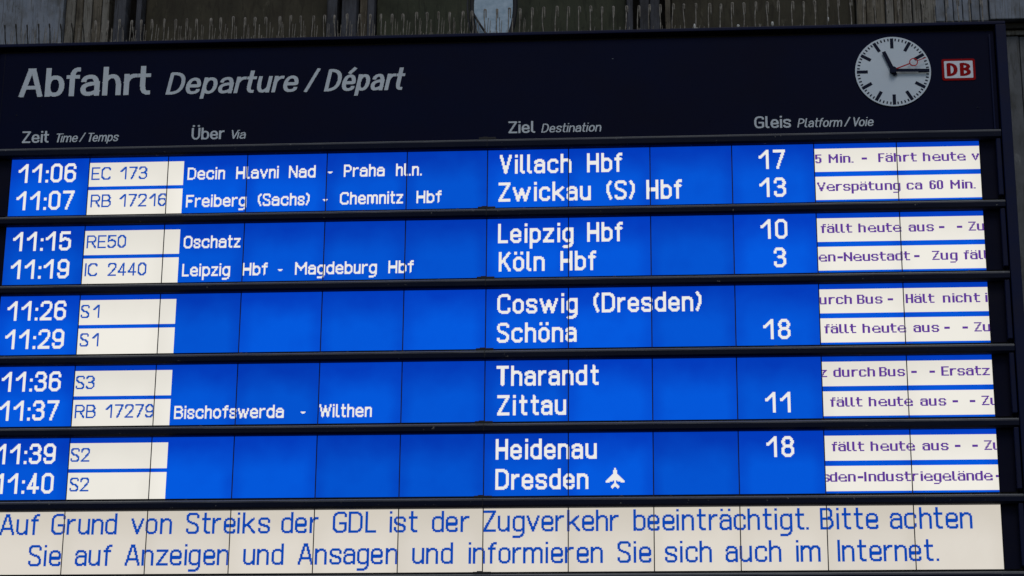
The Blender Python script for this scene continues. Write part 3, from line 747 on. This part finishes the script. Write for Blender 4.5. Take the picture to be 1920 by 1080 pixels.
# droppings splashed on the strip, some run down the frame
def blob(x, z, rx, rz, y, label, seed):
    rnd = random.Random(seed); bm = bmesh.new(); bmesh.ops.create_icosphere(bm, subdivisions=2, radius=1)
    for v_ in bm.verts: v_.co = Vector((v_.co.x * rx, v_.co.y * rx * .7, v_.co.z * rz)) * rnd.uniform(.82, 1.15)
    me = bpy.data.meshes.new('bird_dropping'); bm.to_mesh(me); bm.free(); me.materials.append(M['dropping'])
    me.polygons.foreach_set('use_smooth', [True] * len(me.polygons))
    o_ = bpy.data.objects.new('bird_dropping', me); C.objects.link(o_); o_.location = (x, y, z); tag(o_, label, 'bird dropping', 'white bird droppings on the spikes'); return o_
blob(2.572, ZTOP + .013, .0042, .013, -.012, 'tall white bird dropping on the spike nearest the dark posts', 1)
blob(2.580, ZTOP + .004, .010, .004, -.012, 'flat white bird dropping smeared at the foot of a spike', 2)
blob(2.735, ZTOP + .012, .0052, .0072, -.012, 'small round white bird dropping low on a spike', 3)
blob(2.862, ZTOP + .017, .0050, .010, -.012, 'oval white bird dropping hanging halfway down a spike', 4)
blob(3.07, ZTOP + .030, .0022, .010, -.012, 'thin white bird dropping streak between two spikes left of the clock', 5)
blob(.155, ZTOP + .003, .016, .003, -.012, 'flat pale bird dropping on the frame edge at the far left', 6)

# ------------------------------------------------------------------ wall behind and above the board
WY = .60
def slab(name, x0, x1, z0, z1, m, y0=WY, y1=None, label=None, cat=None, group=None, bev=.004):
    m_ = MB(); m_.box(x0, x1, y0, y1 if y1 else y0 + .08, z0, z1); o_ = m_.build(name, m)
    if bev: bevel(o_, bev)
    o_.data.transform(Matrix.Translation((-(x0 + x1) / 2, -y0, -z0))); o_.location = ((x0 + x1) / 2, y0, z0)
    if label: tag(o_, label, cat, group)
    return o_
ZL, ZH = OZ + .9, OZ + 2.1
tag(slab('wall', -1.2, 5.2, OZ - 1.6, OZ + 2.3, M['gap'], .80, 1.0, bev=0), kind='structure')
wl = 'wall_panel'
slab(wl, -1.1, -.015, ZL, ZH, M['wall_blue'], .56, label='pale blue grey painted wall panel at the far left', cat='wall panel')
# stained boards, left group
xs = [-.012, .030, .062, .100, .140, .172]
for i in range(5):
    slab('weathered_board', xs[i], xs[i + 1] - .003, ZL, ZH, M['wall_plank'] if i % 2 == 0 else M['wall_plank_b'], .585 + .006 * (i % 2),
         label='streaky weathered board, %s of five beside the left blue wall panel' % ('first', 'second', 'third', 'fourth', 'last')[i], cat='board', group='weathered boards left')
slab('wall_post', .178, .196, ZL, ZH, M['gap'], .62, label='very dark narrow post right of the left weathered boards', cat='post')
slab('wall_post', .204, .252, ZL, ZH, M['wall_post'], .54, label='broad purplish grey post left of the olive pane', cat='post')
slab('wall_post', .290, .312, ZL, ZH, M['wall_post'], .56, label='slim grey post at the left edge of the olive pane', cat='post')
slab('wall_pane', .316, 1.078, ZL, ZH, M['wall_olive'], .62, label='dark olive grimy pane left of the twin posts', cat='pane')
slab('pane_bracket', .405, .520, OZ + 1.228, OZ + 1.247, M['wall_post'], .60, .615, label='pale blue streak of flaked paint low on the left olive pane', cat='bracket', bev=.001)
slab('wall_post', 1.084, 1.126, ZL, ZH, M['wall_post'], .55, label='rough bluish post, left one of the twin posts', cat='post')
slab('wall_post', 1.147, 1.207, ZL, ZH, M['wall_post'], .54, label='broad bluish post, right one of the twin posts', cat='post')
slab('wall_post', 1.212, 1.244, ZL, ZH, M['wall_plank_b'], .60, label='dark brown board between the twin posts and the slim post', cat='board')
slab('wall_post', 1.247, 1.276, ZL, ZH, M['wall_post'], .57, label='slim smooth blue post right of the twin posts', cat='post')
slab('wall_pane', 1.280, 2.303, ZL, ZH, M['wall_green'], .62, label='dark green grimy pane behind the pale blue plate', cat='pane')
slab('wall_post', 2.305, 2.330, ZL, ZH, M['wall_post'], .57, label='slim blue post above the right end of the cable arch', cat='post')
slab('wall_post', 2.358, 2.397, ZL, ZH, M['wall_post'], .575, label='left half of the dark blue double post right of the cable', cat='post')
slab('wall_post', 2.400, 2.438, ZL, ZH, M['wall_post'], .56, label='right half of the dark blue double post right of the cable', cat='post')
slab('wall_post', 2.460, 2.482, ZL, ZH, M['wall_plank_b'], .60, label='narrow dark brown board before the right olive pane', cat='board')
slab('wall_pane', 2.486, 3.225, ZL, ZH, M['wall_olive'], .62, label='dark olive grimy pane above the clock side of the board', cat='pane')
xs = [3.228, 3.268, 3.302, 3.345, 3.378, 3.412, 3.452, 3.486, 3.538]
nm = ('first', 'second', 'third', 'fourth', 'fifth', 'sixth', 'seventh', 'last')
for i in range(8):
    slab('weathered_board', xs[i], xs[i + 1] - .003, ZL, ZH, M['wall_plank_b'] if i in (0, 1, 2, 4) else M['wall_plank'], .585 + .007 * (i % 3),
         label='streaky brown weathered board above the clock, %s of eight from left' % nm[i], cat='board', group='weathered boards right')
xs = [3.541, 3.578, 3.612, 3.648, 3.682, 3.716, 3.752]
nm = ('first', 'second', 'third', 'fourth', 'fifth', 'last')
for i in range(6):
    slab('painted_board', xs[i], xs[i + 1] - .0025, OZ + 1.288, ZH, M['wall_blue'], .575 + .003 * (i % 2), label='narrow blue grey board above the emblem, %s of six from left' % nm[i], cat='board', group='narrow blue boards right')
slab(wl, 3.7525, 5.1, OZ + 1.288, ZH, M['wall_blue'], .565, label='plain blue grey painted wall panel at the top right corner', cat='wall panel')
# cladding to the right of the board
slab('cladding_beam', 3.545, 5.1, OZ + 1.262, OZ + 1.2865, M['gap'], .60, label='black ledge under the blue wall at the right', cat='ledge')
slab('cladding_beam', 3.545, 5.1, OZ + 1.240, OZ + 1.2615, M['wall_plank'], .615, label='thin brownish strip above the grey cladding at the right', cat='trim')
slab('cladding_panel', 3.550, 3.868, OZ - 1.5, OZ + 1.237, M['clad'], .62, label='grey metal cladding panel right beside the board', cat='cladding panel', group='grey cladding panels')
slab('cladding_panel', 3.871, 4.25, OZ - 1.5, OZ + 1.237, M['clad'], .625, label='grey metal cladding panel at the right picture edge', cat='cladding panel', group='grey cladding panels')

# pale blue round plate with a black rim
pl = empty('round_plate', (1.7885, .30, OZ + 1.275)); tag(pl, 'pale blue oval plate with black rim standing up behind the board', 'plate')
n = 64; RX, RZ = .081, .19
prism([(RX * math.cos(2 * math.pi * k / n), RZ * math.sin(2 * math.pi * k / n)) for k in range(n)], -.004, .03, 'plate_face', M['lamp'], pl)
m_ = MB(); m_.tube([((RX + .004) * math.cos(2 * math.pi * k / n), 0, (RZ + .004) * math.sin(2 * math.pi * k / n)) for k in range(n + 1)], .0100, 8, cap=False); m_.build('rim', M['black'], pl, smooth=True)
m_ = MB(); m_.tube([(-.012 + (RX + .011) * math.cos(R(180 + q * 4)), .02, (RZ + .012) * math.sin(R(180 + q * 4)) + .01) for q in range(-6, 18)], .004, 6); m_.build('outer_ring', M['wall_post'], pl, smooth=True)
m_ = MB(); m_.tube([(-.079, -.014, -.035), (-.062, -.016, -.068), (-.030, -.016, -.120), (-.020, -.016, -.14)], .0045, 6); m_.build('strap', M['black'], pl, smooth=True)
# black cable arch and a few dead leaves of dirt behind the spikes
m_ = MB(); m_.tube([(2.165 + .135 * t, .25, OZ + 1.092 + .032 * math.sin(math.pi * min(max(t, 0), 1)) ** .8) for t in [i / 14 for i in range(15)]], .0042, 8)
tag(m_.build('cable', M['black'], smooth=True), 'black cable arching low behind the spikes over the green pane', 'cable')
